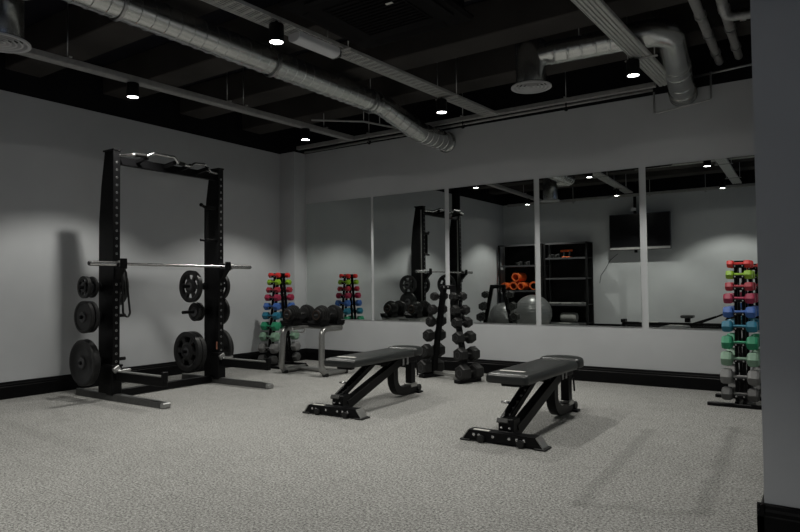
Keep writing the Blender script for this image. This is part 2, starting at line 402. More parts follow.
for f, r in ((.02, .128), (.80, .135), (.88, .135), (.96, .135)):
    MB().lathe([(.115, -.012), (r, -.008), (r, .008), (.115, .012)], (1.117 - .067 * f, .80 + .70 * f, -.073 - .112 * f), (-.067, .70, -.112), 28, cap=False).build('collar_ring', M['galv'], t)
rods(t, [(0, 0, .13, ZC - 3.2), (.45, .02, .1, ZC - 3.2)])
# ---------------------------------------------------------------- cassette + emergency light
t = thing('ceiling_cassette', (-2.58, 3.55, 3.0), 'black square air-conditioning cassette hanging at top centre', 'air conditioner')
mb = MB().box((0, 0, .19), (.90, .90, .28), bev=.02); mb.box((0, 0, .02), (1.0, 1.0, .05), bev=.02); mb.build('body', M['cassette'], t)
mb = MB()
for k in range(13): mb.box((0, -.26 + .52 * k / 12, -.008), (.52, .016, .012), bev=.002)
for s in (-1, 1): mb.box((s * .27, 0, -.008), (.016, .56, .012)); mb.box((0, s * .27, -.008), (.56, .016, .012))
mb.build('intake_grille', M['cassette'], t)
for s in (-1, 1):
    MB().box((s * .39, 0, -.006), (.09, .62, .008), Matrix.Rotation(s * .2, 3, 'Y')).build('air_flap', M['cassette'], t)
    MB().box((0, s * .39, -.006), (.62, .09, .008), Matrix.Rotation(-s * .2, 3, 'X')).build('air_flap', M['cassette'], t)
o = MB().box((.17, -.11, -.016), (.055, .022, .004)).build('maker_plate', M['sticker'], t); o['label'] = 'small white maker plate'
rods(t, [(a * .40, b * .40, .3, ZC - 3.0) for a in (-1, 1) for b in (-1, 1)])
t = thing('emergency_light', (-3.39, 3.79, 3.0), 'pale oblong emergency light under the perforated tray', 'light fitting', rz=TR)
mb = MB()
pr = []
for k in range(9):
    a = PI * k / 8; pr.append((.062 * math.cos(a), -.032 * math.sin(a)))
mb.prism([(x, z + .02) for x, z in pr] + [(-.062, .058), (.062, .058)], 'y', -.23, .23); mb.build('diffuser_cover', M['white'], t)
MB().box((0, .245, .02), (.10, .035, .05)).build('end_cap', M['bezel'], t)
# ---------------------------------------------------------------- squat rack
RK = 0.0; RO = Vector((-5.80, 4.18, 0))
rack = thing('squat_rack', RO, 'tall black squat rack against the left wall with chrome pull-up bar', 'squat rack', rz=RK)
RM = Matrix.Translation(RO) @ Matrix.Rotation(RK, 4, 'Z')
def rw(p): return RM @ Vector(p)
ZR = 2.44
for s in (-1, 1):
    y = s * .64
    mb = MB().box((0, y, ZR / 2 + .02), (.075, .075, ZR - .04), bev=.004)
    up = mb.build('upright', M['black'], rack)
    mb = MB(); z = .30
    while z < ZR - .08:                       # numbered hole row, pale laser-cut ring round each
        mb.lathe([(.0115, 0), (.0075, .0012), (.0075, 0)], (.0376, y, z), 'x', 10, cap=False); z += .075
    mb.build('hole_rings', M['steel'], up)
    mb = MB(); z = .30
    while z < ZR - .08: mb.lathe([(0, .0), (.0075, .0)], (.0382, y, z), 'x', 10, cap=False); z += .075
    mb.build('pin_holes', M['darkhole'], up)
    # rear fin plate
    MB().prism([(-.036, .06), (-.215, .06), (-.215, 1.75), (-.18, 2.1), (-.12, ZR), (-.036, ZR)], 'y', y - .034, y + .034).build('rear_fin', M['black'], rack)
    o = MB().box((.0, y + .0405, ZR / 2), (.02, .006, ZR - .1), bev=.001).build('side_strip', M['silver'], rack)
    # top cap
    MB().box((-.05, y, ZR + .008), (.19, .085, .018)).build('top_cap', M['black'], rack)
    # foot
    mb = MB(); hw = .042
    V = []; 
    for x, h, w in ((-.62, .055, .045), (.10, .062, .05), (.80, .05, .04)):
        V += [(x, y - w, .003), (x, y + w, .003), (x, y + w * .75, h), (x, y - w * .75, h)]
    F = []
    for i in range(2):
        for k in range(4): F.append([i * 4 + k, i * 4 + (k + 1) % 4, (i + 1) * 4 + (k + 1) % 4, (i + 1) * 4 + k])
    F += [[3, 2, 1, 0], [8, 9, 10, 11]]
    ft = mb.add(V, F).build('foot', M['foot_steel'], rack)
    o = MB().box((.815, y, .026), (.05, .085, .048), bev=.008).build('foot_cap', M['steel'], ft); o['label'] = 'silver foot end cap'
    MB().box((.05, y, .0605), (1.40, .035, .004), bev=.001).build('foot_tread', M['silver'], ft)
    # bolted sleeve at upright base
    mb = MB().box((0, y, .19), (.105, .105, .28), bev=.006); mb.box((0, y, .335), (.12, .12, .02), bev=.004); mb.build('base_sleeve', M['black'], rack)
    # spotter arm
    sa = MB().box((.44, y + s * .0, .235), (.74, .052, .085), bev=.005).build('spotter_arm', M['black'], rack)
    MB().box((.44, y, .282), (.70, .05, .012), bev=.003).build('arm_liner', M['silver'], sa)
    MB().box((.80, y, .28), (.035, .056, .09), bev=.006).build('end_stop', M['black'], sa)
    MB().box((.075, y - .02, .305), (.03, .07, .055), Matrix.Rotation(.5, 3, 'X')).build('arm_bracket', M['steel'], sa)
    MB().cyl((.10, y - .03, .29), (.10, y + .11, .29), .012, 10).build('locking_pin', M['chrome'], sa)
    # j hook holding the bar
    jh = MB().box((.045, y, 1.25), (.022, .085, .22), bev=.003); jh.box((.10, y, 1.285), (.12, .07, .022)); jh.box((.155, y, 1.325), (.02, .07, .10))
    jh.prism([(.04, 1.16), (.15, 1.275), (.04, 1.275)], 'y', y - .03, y + .03)
    j = jh.build('bar_hook', M['black'], rack)
    MB().box((.10, y, 1.300), (.09, .06, .008)).build('hook_liner', M['bezel'], j)
    # hook bolts + plate pegs on both faces of the fin
    for z in (1.10, .81, .37):
        for q in (-1, 1):
            L = .35 if (s > 0 and q < 0) else .24
            pg = MB().cyl((-.195, y + q * .03, z), (-.195, y + q * L, z), .018, 14, bev=.003).build('plate_peg', M['black'], rack)
            MB().lathe([(.045, 0), (.045, .012), (.03, .014)], (-.195, y + q * .034, z), (0, q, 0), 14).build('peg_flange', M['black'], pg)
cb = MB().box((-.02, 0, 2.355), (.05, 1.21, .085), bev=.005).build('top_crossbeam', M['black'], rack)
MB().box((-.10, 0, .045), (.06, 1.20, .07), bev=.004).build('rear_stringer', M['black'], rack)
# pull-up bar, multi grip
pts = [(.0, -.62, 2.45), (.16, -.54, 2.46), (.17, -.40, 2.465), (.20, -.34, 2.50), (.20, -.10, 2.50), (.20, -.06, 2.45), (.20, .10, 2.435), (.19, .16, 2.475), (.17, .31, 2.49), (.10, .44, 2.435), (.05, .56, 2.44), (0, .62, 2.44)]
pb = MB().tube(fillet([(a, b, c_ - .06) for a, b, c_ in pts], .03, 4), .016, 10).build('pull_up_bar', M['chrome'], rack); pb['label'] = 'chrome multi-grip pull-up bar'
mb = MB()
mb.tube([(.165, -.53, 2.401), (.17, -.41, 2.404)], .021, 10); mb.tube([(.20, -.055, 2.389), (.20, .02, 2.383)], .021, 10)
mb.build('rubber_grip', M['rubber'], pb)
for y in (-.40, -.08, .12, .34): MB().bar((0, y, 2.37), (.18, y, 2.39), .03, .04).build('bar_standoff', M['black'], pb)
# bar hanger on the inside of the far upright
mb = MB().box((-.02, .48, 1.80), (.035, .035, .36)); mb.box((.0, .53, 1.99), (.04, .16, .04)); mb.box((.0, .53, 1.62), (.04, .16, .03))
mb.cyl((-.02, .48, 1.985), (-.02, .41, 2.015), .017, 10); mb.cyl((-.02, .48, 1.62), (-.02, .40, 1.62), .015, 10)
mb.sphere((-.02, .41, 2.015), .022, 10, 8); mb.build('side_grip_handle', M['black'], rack)
o = MB().box((.0765, .57, .43), (.004, .02, .085), bev=.001).build('warning_tag', new_mat('brown_tag', (.16, .06, .035), .5), rack); o['label'] = 'small brown warning tag'
o.location = (-.03, 0, 0)
bd = thing('resistance_band', rw((.045, -.545, 0)), 'thin dark band hanging in a loop beside the near upright of the rack', 'exercise band', rz=RK)
MB().tube([(.0, -.055, 1.32)] + fillet([(.0, -.045, 1.28), (0, -.03, .84), (0, .02, .79), (0, .045, .84), (0, -.0, 1.24), (0, -.05, 1.335)], .04, 6), .009, 6, flat=1.6).build('band_loop', M['rubber'], bd)
# barbell
bb = thing('barbell', rw((.105, .025, 1.322)), 'long chrome barbell resting across the squat rack hooks', 'barbell', rz=RK)
MB().cyl((0, -.68, 0), (0, .70, 0), .0145, 16).build('shaft', M['chrome'], bb)
for s, a, b in ((-1, -.675, -.98), (1, .70, .99)):
    sl = MB().cyl((0, a, 0), (0, b, 0), .025, 18, bev=.003).build('sleeve', M['chrome'], bb)
    MB().lathe([(.025, -.012), (.034, -.01), (.034, .012), (.025, .014)], (0, a, 0), 'y', 18).build('collar', M['steel'], sl)
    MB().lathe([(.0, 0), (.02, 0), (.02, .006), (0, .006)], (0, b, 0), (0, s, 0), 16, cap=False).build('end_cap', M['bezel'], sl)
# ---------------------------------------------------------------- weight plates (axis along local y)
def plate(r, w, kind):
    t = thing('weight_plate', (0, 0, 0), 'x', 'weight plate', 'weight plates on the squat rack pegs')
    hr = .020
    if kind == 'bumper':
        MB().lathe([(hr, -w / 2), (r * .28, -w / 2), (r * .30, -w / 2 + .008), (r * .80, -w / 2 + .008), (r * .84, -w / 2), (r - .008, -w / 2), (r, -w / 2 + .008), (r, w / 2 - .008), (r - .008, w / 2), (r * .84, w / 2), (r * .80, w / 2 - .008), (r * .30, w / 2 - .008), (r * .28, w / 2), (hr, w / 2), (hr, -w / 2)], axis='y', n=40, cap=False).build('disc', M['iron'], t)
        hb = MB().lathe([(hr, -w / 2 - .004), (.05, -w / 2 - .004), (.052, -w / 2), (.052, w / 2), (.05, w / 2 + .004), (hr, w / 2 + .004)], axis='y', n=24, cap=False).build('hub_ring', M['bezel'], t)
    else:
        n = 48; win = 6; V = []; F = []
        R = [hr, r * .36, r * .46, r * .72, r * .80, r]
        # windowed disc: rings of quads, skip window cells
        for sgn in (-1, 1):
            for R_ in R:
                for k in range(n): V.append((R_ * math.cos(2 * PI * k / n), sgn * w / 2 * (1 if R_ in (R[1], R[0], R[5], R[4]) else .62), R_ * math.sin(2 * PI * k / n)))
        m = len(R)
        def idx(sd, i, k): return sd * m * n + i * n + k % n
        def hole(i, k): return i == 2 and (k % 8) in (1, 2, 3, 4, 5)
        for k in range(n):
            for i in range(m - 1):
                if hole(i, k):
                    F.append([idx(0, i, k), idx(0, i, k + 1), idx(1, i, k + 1), idx(1, i, k)]); F.append([idx(0, i + 1, k), idx(0, i + 1, k + 1), idx(1, i + 1, k + 1), idx(1, i + 1, k)])
                    if not hole(i, k - 1): F.append([idx(0, i, k), idx(0, i + 1, k), idx(1, i + 1, k), idx(1, i, k)])
                    if not hole(i, k + 1): F.append([idx(0, i, k + 1), idx(0, i + 1, k + 1), idx(1, i + 1, k + 1), idx(1, i, k + 1)])
                else:
                    for sd in (0, 1): F.append([idx(sd, i, k), idx(sd, i, k + 1), idx(sd, i + 1, k + 1), idx(sd, i + 1, k)])
            for i in (0, m - 1): F.append([idx(0, i, k), idx(0, i, k + 1), idx(1, i, k + 1), idx(1, i, k)])
        MB().add(V, F).build('disc', M['iron'], t)
        MB().lathe([(hr, -w / 2 - .003), (.045, -w / 2 - .003), (.047, w / 2 + .003), (hr, w / 2 + .003)], axis='y', n=24, cap=False).build('hub_ring', M['bezel'], t)
    return t
plates = [  # upright, side, z, radius, width, kind, distance, label
 (-1, -1, .37, .225, .07, 'bumper', .185, 'large smooth bumper plate, lowest on the outside of the near upright'),
 (-1, -1, .81, .158, .045, 'bumper', .19, 'medium smooth plate, middle peg on the outside of the near upright, outermost'),
 (-1, -1, .81, .155, .04, 'bumper', .135, 'medium smooth plate behind the outermost one on the middle peg, near upright'),
 (-1, -1, 1.10, .108, .03, 'grip', .19, 'small plate on the top peg outside the near upright'),
 (-1, -1, 1.10, .105, .03, 'bumper', .115, 'small plate behind another on the top peg outside the near upright'),
 (-1, 1, 1.10, .19, .04, 'grip', .14, 'spoked plate on the top peg inside the near upright, seen in mirror'),
 (1, -1, .37, .222, .05, 'grip', .275, 'large spoked plate, lowest on the inside of the far upright'),
 (1, -1, .37, .222, .05, 'grip', .215, 'large spoked plate behind another on the lowest peg inside the far upright'),
 (1, -1, .81, .105, .035, 'bumper', .18, 'small plate on the middle peg inside the far upright, peg end showing'),
 (1, -1, .81, .105, .035, 'bumper', .135, 'small plate behind another on the middle peg inside the far upright'),
 (1, -1, 1.10, .182, .045, 'grip', .235, 'spoked plate on the top peg inside the far upright'),
 (1, 1, 1.10, .165, .045, 'grip', .17, 'plate on the top peg outside the far upright, seen in mirror'),
 (1, 1, .81, .17, .045, 'bumper', .17, 'plate on the middle peg outside the far upright, seen in mirror'),
 (1, 1, .37, .225, .06, 'bumper', .17, 'large plate on the lowest peg outside the far upright, facing the mirror')]
pc = {}
for (s, q, z, r, w, kind, d, lb) in plates:
    key = (r, w, kind)
    if key not in pc: pc[key] = plate(r, w, kind)
    place(pc[key], rw((-.195, s * .64 + q * d, z)), lb, RK + (0 if q < 0 else PI))
# ---------------------------------------------------------------- adjustable benches
bench = thing('weight_bench', (0, 0, 0), 'x', 'weight bench', 'black flat adjustable benches')
mb = MB().prism([(-.292, .012), (.292, .012), (.245, .078), (-.245, .078)], 'y', -.05, .04)
ff = mb.build('front_foot', M['black'], bench)
for s in (-1, 1):
    MB().box((s * .275, 0, .008), (.08, .12, .012), bev=.004).build('floor_pad', M['rubber'], ff)
    o = MB().box((s * .2715, -.006, .047), (.008, .094, .082), Matrix.Rotation(-s * .645, 3, 'Y'), bev=.002).build('end_plate', M['silver'], ff); o['label'] = 'grey sloped end plate'
    w = MB().lathe([(.012, -.012), (.026, -.010), (.026, .010), (.012, .012)], (s * .145, -.065, .028), 'y', 16).build('transport_wheel', M['rubber'], ff)
for x in (-.205, -.165, -.06, .06, .115, .165):
    MB().lathe([(.011, 0), (.011, .006), (.005, .009)], (x, -.05, .05), (0, -1, 0), 8).build('bolt', M['chrome'], ff)
o = MB().box((-.16, -.02, .0795), (.12, .03, .002), bev=.0).build('sticker', M['sticker'], ff); o['label'] = 'pale sticker'
mb = MB().box((0, .085, .095), (.115, .12, .14), bev=.008); mb.box((0, .06, .05), (.13, .10, .06)); hub = mb.build('post_hub', M['black'], bench)
MB().box((-.02, .022, .150), (.085, .02, .035), Matrix.Rotation(-.5, 3, 'X')).build('hub_cover', M['foot_steel'], hub)
for x, z in ((-.03, .10), (.03, .10), (.045, .07)): MB().lathe([(.010, 0), (.010, .006), (.004, .009)], (x, .025, z), (0, -1, 0), 8).build('bolt', M['chrome'], hub)
MB().bar((.03, .10, .075), (.03, .93, .345), .07, .08, up=(0, 0, 1)).build('main_beam', M['black'], bench)
mb = MB(); mb.bar((-.045, .07, .14), (-.045, .56, .37), .026, .055); mb.bar((.005, .08, .145), (.005, .58, .375), .012, .05)
ld = mb.build('adjustment_ladder', M['black'], bench)
mb = MB()
for k in range(6): mb.cyl((-.06, .14 + .07 * k, .172 + .033 * k), (.01, .14 + .07 * k, .172 + .033 * k), .008, 8)
mb.build('ladder_rung', M['steel'], ld)
MB().bar((-.02, .16, .165), (-.02, .30, .232), .03, .012).build('ladder_plate', M['silver'], ld)
MB().cyl((-.05, .23, .235), (-.12, .22, .238), .010, 8).build('pull_pin', M['chrome'], ld)
# curved rear leg
pts = fillet([(0, .70, .345), (0, .93, .345), (0, .93, .055), (0, 1.31, .045)], .20, 12)
pts = [(0, .86, .36)] + [tuple(p) for p in fillet([(0, .90, .345), (0, .90, .055), (0, 1.29, .055)], .19, 12)]
MB().tube(pts, .055, 4, flat=.95).build('curved_leg', M['black'], bench)
rp = MB().box((0, 1.23, .215), (.07, .085, .31), bev=.006).build('rear_post', M['black'], bench)
MB().box((0, 1.23, .09), (.09, .11, .04)).build('post_collar', M['silver'], rp)
MB().box((0, 1.32, .012), (.15, .08, .016)).build('rear_foot', M['black'], bench)
MB().cyl((-.05, 1.335, .05), (.05, 1.335, .05), .036, 14, bev=.005).build('rear_wheel', M['rubber'], bench)
mb = MB().box((0, 1.02, .345), (.085, .54, .05)); mb.build('seat_rail', M['black'], bench)
for y in (1.02, 1.10): MB().box((.048, y, .345), (.006, .03, .075), bev=.001).build('seat_bracket', M['steel'], bench)
MB().box((.045, 1.29, .235), (.012, .02, .12), Matrix.Rotation(.2, 3, 'X')).build('lock_lever', M['black'], bench)
def pad(name, y0, y1, w0, w1, z0, z1, round_far, par):
    out = []; n = 8
    def corner(cx, cy, r, a0):
        for k in range(n + 1):
            a = a0 + PI / 2 * k / n; out.append((cx + r * math.cos(a), cy + r * math.sin(a)))
    rn = .035; rf = round_far
    corner(w1 / 2 - rf, y1 - rf, rf, 0); corner(-w1 / 2 + rf, y1 - rf, rf, PI / 2); corner(-w0 / 2 + rn, y0 + rn, rn, PI); corner(w0 / 2 - rn, y0 + rn, rn, 1.5 * PI)
    cx = 0; cy = (y0 + y1) / 2; V = []; F = []; m = len(out)
    lay = [(0, z0), (-.006, z0), (0.0, z0 + .012), (.0, z1 - .022), (-.006, z1 - .009), (-.018, z1 - .001), (-.035, z1 + .003)]
    def shrink(p, d):
        q = Vector((p[0] - cx, p[1] - cy)); sx = (abs(q.x) + d) / abs(q.x) if abs(q.x) > .01 else 1; sy = (abs(q.y) + d) / abs(q.y) if abs(q.y) > .01 else 1
        return (cx + q.x * sx, cy + q.y * sy)
    for d, z in lay[1:]:
        for p in out: q = shrink(p, d); V.append((q[0], q[1], z))
    L_ = len(lay) - 1
    for i in range(L_ - 1):
        for k in range(m): F.append([i * m + k, i * m + (k + 1) % m, (i + 1) * m + (k + 1) % m, (i + 1) * m + k])
    F.append(list(range(m))[::-1]); F.append([(L_ - 1) * m + k for k in range(m)])
    return MB().add(V, F, True).build(name, M['vinyl_pad'], par)
bp = pad('backrest_pad', .03, 1.04, .32, .345, .400, .466, .03, bench)
o = MB().box((-.02, .19, .4695), (.19, .035, .0015), bev=0).build('logo_patch', M['sticker'], bp); o['label'] = 'pale logo strip'
MB().box((.0, .15, .385), (.15, .06, .032)).build('pad_bracket', M['black'], bp)
MB().box((0, .55, .389), (.10, .80, .022)).build('pad_plate', M['black'], bp)
pad('seat_pad', 1.05, 1.29, .345, .35, .402, .478, .15, bench)
place(bench, (-1.865, 3.975, 0), 'right-hand black adjustable bench lying flat, nearest the camera')
place(bench, (-3.465, 4.10, 0), 'left-hand black adjustable bench lying flat, in front of the hex dumbbell stand', math.radians(2.5))
# ---------------------------------------------------------------- vinyl dumbbell trees
def vmat(n, c): return noise_mat(n, tuple(x * .93 for x in c), c, 60, .42, spec=.5)
rows = [('bright red', (.62, .022, .02), .235, .075, 1.245), ('lime green', (.24, .43, .02), .256, .085, 1.150), ('crimson', (.36, .022, .04), .27, .086, 1.045),
        ('raspberry', (.33, .018, .06), .305, .10, 0.940), ('blue', (.045, .13, .42), .315, .108, 0.820), ('teal blue', (.015, .17, .27), .34, .11, 0.695),
        ('emerald green', (.02, .26, .13), .35, .13, 0.555), ('pale sage green', (.20, .33, .24), .365, .138, 0.415), ('mid grey', (.17, .17, .17), .375, .142, 0.262), ('charcoal', (.055, .055, .055), .355, .122, 0.115)]
words = ['top', 'second', 'third', 'fourth', 'fifth', 'sixth', 'seventh', 'eighth', 'ninth', 'bottom']
def vinyl(nm, c, L, d):
    m = vmat(nm.replace(' ', '_') + '_vinyl', c)
    t = thing('vinyl_dumbbell', (0, 0, 0), 'x', 'dumbbell')
    L *= .82; hl = L * .32; r = d / 2 * .95
    MB().cyl((-L / 2 + hl - .01, 0, 0), (L / 2 - hl + .01, 0, 0), .0155, 12).build('handle', m, t)
    for s in (-1, 1):
        x0 = s * (L / 2 - hl); x1 = s * L / 2
        MB().lathe([(r * .55, 0), (r * .93, hl * .10), (r * 1.08, hl * .30), (r * 1.08, hl * .74), (r * .92, hl * .94), (r * .6, hl)], (x0, 0, 0), (s, 0, 0), 6, False, phase=PI / 6).build('head', m, t)
    return t
vp = [vinyl(r[0], r[1], r[2], r[3]) for r in rows]
def ytree(z): return .225 - (.225 - .075) * z / 1.3
def tree(X, Y, label, where, gname):
    t = thing('dumbbell_tree', (X, Y, 0), label, 'dumbbell rack')
    for q in (-1, 1):
        mb = MB()
        for s in (-1, 1): mb.bar((s * .03, q * (ytree(0) - .035), .03), (s * .03, q * (ytree(1.27) - .03), 1.262), .026, .035, up=(0, 1, 0))
        p = mb.build('post', M['black'], t)
        for r in rows:
            mb = MB(); y = q * (ytree(r[4])); z = r[4]
            mb.box((0, y + q * .006, z - .026), (.09, .07, .012)); mb.box((0, y + q * .038, z - .018), (.09, .010, .026))
            for s in (-1, 1): mb.lathe([(.007, 0), (.007, .007), (.003, .009)], (s * .03, y + q * .042, z - .018), (0, q, 0), 8, mi=1)
            mb.build('cradle', [M['black'], M['steel']], p)
        MB().box((0, q * .235, .017), (.52, .05, .030), bev=.005).build('foot_bar', M['black'], t)
    MB().box((0, 0, 1.265), (.09, .14, .02)).build('top_plate', M['black'], t)
    mb = MB()
    for s in (-1, 1): mb.box((s * .03, 0, .035), (.03, .47, .03))
    mb.build('base_link', M['black'], t)
    for k, r in enumerate(rows):
        for q, sd in ((-1, 'camera'), (1, 'mirror')):
            lb = '%s dumbbell, %s side, %s row of the tree %s' % (r[0], sd, words[k], where)
            c = place(vp[k], (X, Y + q * (ytree(r[4]) + .010), r[4]), lb, group=gname)
    return t
tree(-.672, 6.42, 'black A-frame dumbbell tree full of coloured dumbbells beside the right partition', 'by the partition', 'coloured dumbbells on the right tree')
tree(-6.28, 6.26, 'black A-frame dumbbell tree full of coloured dumbbells in the left corner', 'in the left corner', 'coloured dumbbells on the corner tree')
# ---------------------------------------------------------------- hex dumbbell stand
HA = math.radians(-17); HX, HY = -3.66, 6.36
hs = thing('hex_dumbbell_stand', (HX, HY, 0), 'black A-frame stand of hex dumbbells under the mirror between the benches', 'dumbbell rack', rz=HA)
HM = Matrix.Translation((HX, HY, 0)) @ Matrix.Rotation(HA, 4, 'Z')
def xp(z): return .285 - (.285 - .075) * z / 1.06
hrows = [(.955, .088, .22, .075), (.80, .105, .235, .08), (.66, .112, .25, .085), (.495, .13, .275, .095), (.31, .15, .295, .105), (.115, .165, .315, .115)]
for q in (-1, 1):
    p = MB().bar((q * xp(.0), 0, .02), (q * xp(1.06), 0, 1.06), .06, .05, up=(1, 0, 0)).build('post', M['black'], hs)
    mb = MB()
    for (z, d, L, hl) in hrows:
        x = q * (xp(z) + .066)
        mb.box((x - q * .016, 0, z - .024), (.075, .04, .010)); mb.box((x + q * .024, 0, z - .012), (.008, .04, .032))
    mb.build('saddle', M['black'], p)
    MB().box((q * .30, 0, .022), (.10, .34, .04), bev=.006).build('foot', M['black'], hs)
    for yy in (-.05, .05):
        MB().lathe([(.012, 0), (.012, .006), (.005, .009)], (q * .035, -.032, 1.062), (0, -1, 0), 8).build('bolt', M['chrome'], hs) if yy < 0 else None
MB().box((0, 0, .055), (.52, .035, .035)).build('base_link', M['silver'], hs)
MB().box((0, 0, 1.06), (.20, .06, .05), bev=.008).build('top_plate', M['black'], hs)
hw_ = ['top', 'second', 'third', 'fourth', 'fifth', 'bottom']
for k, (z, d, L, hl) in enumerate(hrows):
    t = thing('hex_dumbbell', (0, 0, 0), 'x', 'dumbbell', 'black hex dumbbells on the A-frame stand')
    MB().cyl((0, -L / 2 + hl - .01, 0), (0, L / 2 - hl + .01, 0), .0145, 12).build('handle', M['chrome'], t)
    for s in (-1, 1):
        r = d / 2 * 1.12
        h = MB().lathe([(r * .80, 0), (r, .010), (r, hl - .016), (r * .86, hl)], (0, s * (L / 2 - hl), 0), (0, s, 0), 6, False, phase=PI / 6).build('head', M['rubber'], t)
        MB().lathe([(r * .45, 0), (r * .45, .002), (r * .4, .002), (r * .4, 0)], (0, s * L / 2, 0), (0, s, 0), 20, False, cap=False).build('weight_ring', M['bezel'], h)
    for q, sd in ((-1, 'left'), (1, 'right')):
        w = HM @ Vector((q * (xp(z) + .064), 0, z))
        place(t, w, 'black hex dumbbell, %s row on the %s leg of the A-frame stand' % (hw_[k], sd), HA)
# ---------------------------------------------------------------- adjustable dumbbells on silver stand
SX, SY = -5.39, 5.74
st = thing('dumbbell_stand', (SX, SY, 0), 'silver tubular stand holding two adjustable dumbbells before the corner tree', 'dumbbell stand')
for q in (-1, 1):
    x = q * .335
    MB().tube(fillet([(x * .93, .38, .570), (x * .95, .02, .570), (x, -.01, .037), (x, .42, .037)], .09, 10), .037, 14).build('side_leg', M['silver'], st)
    MB().box((x, .43, .032), (.075, .05, .062), bev=.008).build('foot_cap', M['rubber'], st)
    MB().box((x + .01, .05, .02), (.075, .05, .04), bev=.008).build('foot_glide', M['rubber'], st)
MB().tube([(-.33, .33, .036), (.33, .33, .036)], .026, 12).build('floor_bar', M['silver'], st)
mb = MB().box((0, .30, .585), (.60, .05, .03)); mb.box((0, .10, .585), (.60, .05, .03)); mb.build('tray_rail', M['silver'], st)
MB().tube(fillet([(-.13, -.02, .58), (-.11, -.03, .53), (.07, -.03, .53), (.09, -.02, .58)], .03, 5), .008, 8).build('towel_hook', M['silver'], st)
for q in (-1, 1):
    mb = MB().box((q * .225, .21, .609), (.20, .46, .022), bev=.01)
    for y in (.06, .36): mb.prism([(q * .225 - .105, .615), (q * .225 + .105, .615), (q * .225 + .115, .665), (q * .225 + .07, .640), (q * .225 - .07, .640), (q * .225 - .115, .665)], 'y', y - .075, y + .075)
    mb.build('cradle_tray', M['black'], st)
ad = thing('adjustable_dumbbell', (0, 0, 0), 'x', 'dumbbell', 'adjustable dumbbells on the silver stand')
MB().cyl((0, -.07, 0), (0, .07, 0), .018, 14).build('handle', M['chrome'], ad)
for s in (-1, 1):
    for k in range(6):
        r = (.086, .114, .118, .112, .103, .092)[k]
        pl = MB().lathe([(r * .5, 0), (r - .006, 0), (r, .003), (r, .009), (r - .006, .012), (r * .5, .012)], (0, s * (.066 + .0235 * k), 0), (0, s, 0), 28).build('plate', M['cast'], ad)
    dl = MB().lathe([(.062, 0), (.066, .004), (.062, .024), (.05, .026)], (0, s * .203, 0), (0, s, 0), 24).build('dial', M['rubber'], ad)
    MB().lathe([(.056, 0), (.056, .002), (.046, .002), (.046, 0)], (0, s * .2295, 0), (0, s, 0), 24, cap=False).build('dial_ring', M['copper'], dl)
    MB().box((0, s * .234, 0), (.05, .014, .014), bev=.004).build('dial_knob', M['bezel'], dl)
place(ad, (SX - .215, SY + .21, .738), 'left adjustable dumbbell with brown-ringed end on the silver stand', math.radians(-2))
place(ad, (SX + .245, SY + .22, .738), 'right adjustable dumbbell, seen end-on against the mirror, on the silver stand', math.radians(2))
# ---------------------------------------------------------------- far side of the room (seen in the mirrors)
def shelf(x0, x1, levels, label):
    y0, y1, zt = -.57, -.14, 2.05; w = x1 - x0; d = y1 - y0
    t = thing('storage_shelf', ((x0 + x1) / 2, (y0 + y1) / 2, 0), label, 'shelving', 'black shelving against the far wall')
    for a in (-1, 1):
        for b in (-1, 1): MB().box((a * (w / 2 - .022), b * (d / 2 - .022), zt / 2), (.044, .044, zt)).build('post', M['black_matt'], t)
    for z in levels:
        s = MB().box((0, 0, z - .012), (w - .01, d - .01, .02)).build('shelf_board', M['black_matt'], t)
        MB().box((0, d / 2 - .01, z - .022), (w - .08, .014, .04)).build('front_edge', M['bezel'], s)
    MB().box((0, -d / 2 + .006, 1.1), (w - .06, .006, 1.9), bev=0).build('back_panel', M['black_matt'], t)
    return t
shelf(-6.74, -5.60, [2.05, 1.55, .945, .20], 'left black shelving unit holding the orange rolls, seen in mirror')
shelf(-5.57, -4.54, [2.05, 1.70, 1.23, .625, .20], 'right black shelving unit with the orange push-up handle, seen in mirror')
def roll(r, L):
    t = thing('rolled_mat', (0, 0, 0), 'x', 'rolled mat', 'orange rolls on the left shelving unit')
    V = []; F = []; n = 70; turns = 1.55; th = .02
    pts = []
    for k in range(n + 1):
        a = 2 * PI * turns * k / n; q = r * (.78 + .2 * k / n); pts.append((q, a))
    for (q, a) in pts:
        for rr in (q, q - th):
            for y in (-L / 2, L / 2): V.append((rr * math.cos(a), y, rr * math.sin(a)))
    for k in range(n):
        b = 4 * k; c = b + 4
        F += [[b, b + 1, c + 1, c], [b + 2, c + 2, c + 3, b + 3], [b, c, c + 2, b + 2], [b + 1, b + 3, c + 3, c + 1]]
    F += [[0, 2, 3, 1], [4 * n, 4 * n + 1, 4 * n + 3, 4 * n + 2]]
    MB().add(V, F, True).build('foam_sheet', M['orange'], t)
    return t
rl = {}
for (x, z, r, rz, lb) in ((-6.59, 1.043, .098, .1, 'leftmost orange roll on the shelf in mirror'), (-6.375, 1.053, .108, -.1, 'second orange roll from the left, on the shelf in mirror'),
                          (-6.155, 1.047, .10, .1, 'open-ended orange roll low in the middle of the shelf pile'), (-6.27, 1.262, .118, .2, 'largest orange roll on top of the pile on the shelf'),
                          (-5.90, 1.053, .108, -.35, 'rightmost orange roll turned aside on the shelf in mirror')):
    place(roll(r, .32), (x, -.33, z), lb, rz)
t = thing('push_up_handle', (-5.06, -.30, 1.70), 'orange raised-grip handle on the upper shelf of the right shelving unit', 'push-up handle')
mb = MB().box((0, 0, .012), (.20, .16, .024), bev=.01); mb.build('base', M['orange'], t)
for s in (-1, 1): MB().bar((s * .06, 0, .02), (s * .07, 0, .15), .04, .035).build('upright', M['rubber'], t)
MB().cyl((-.15, 0, .16), (.13, 0, .165), .026, 12, bev=.006).build('grip', M['orange'], t)
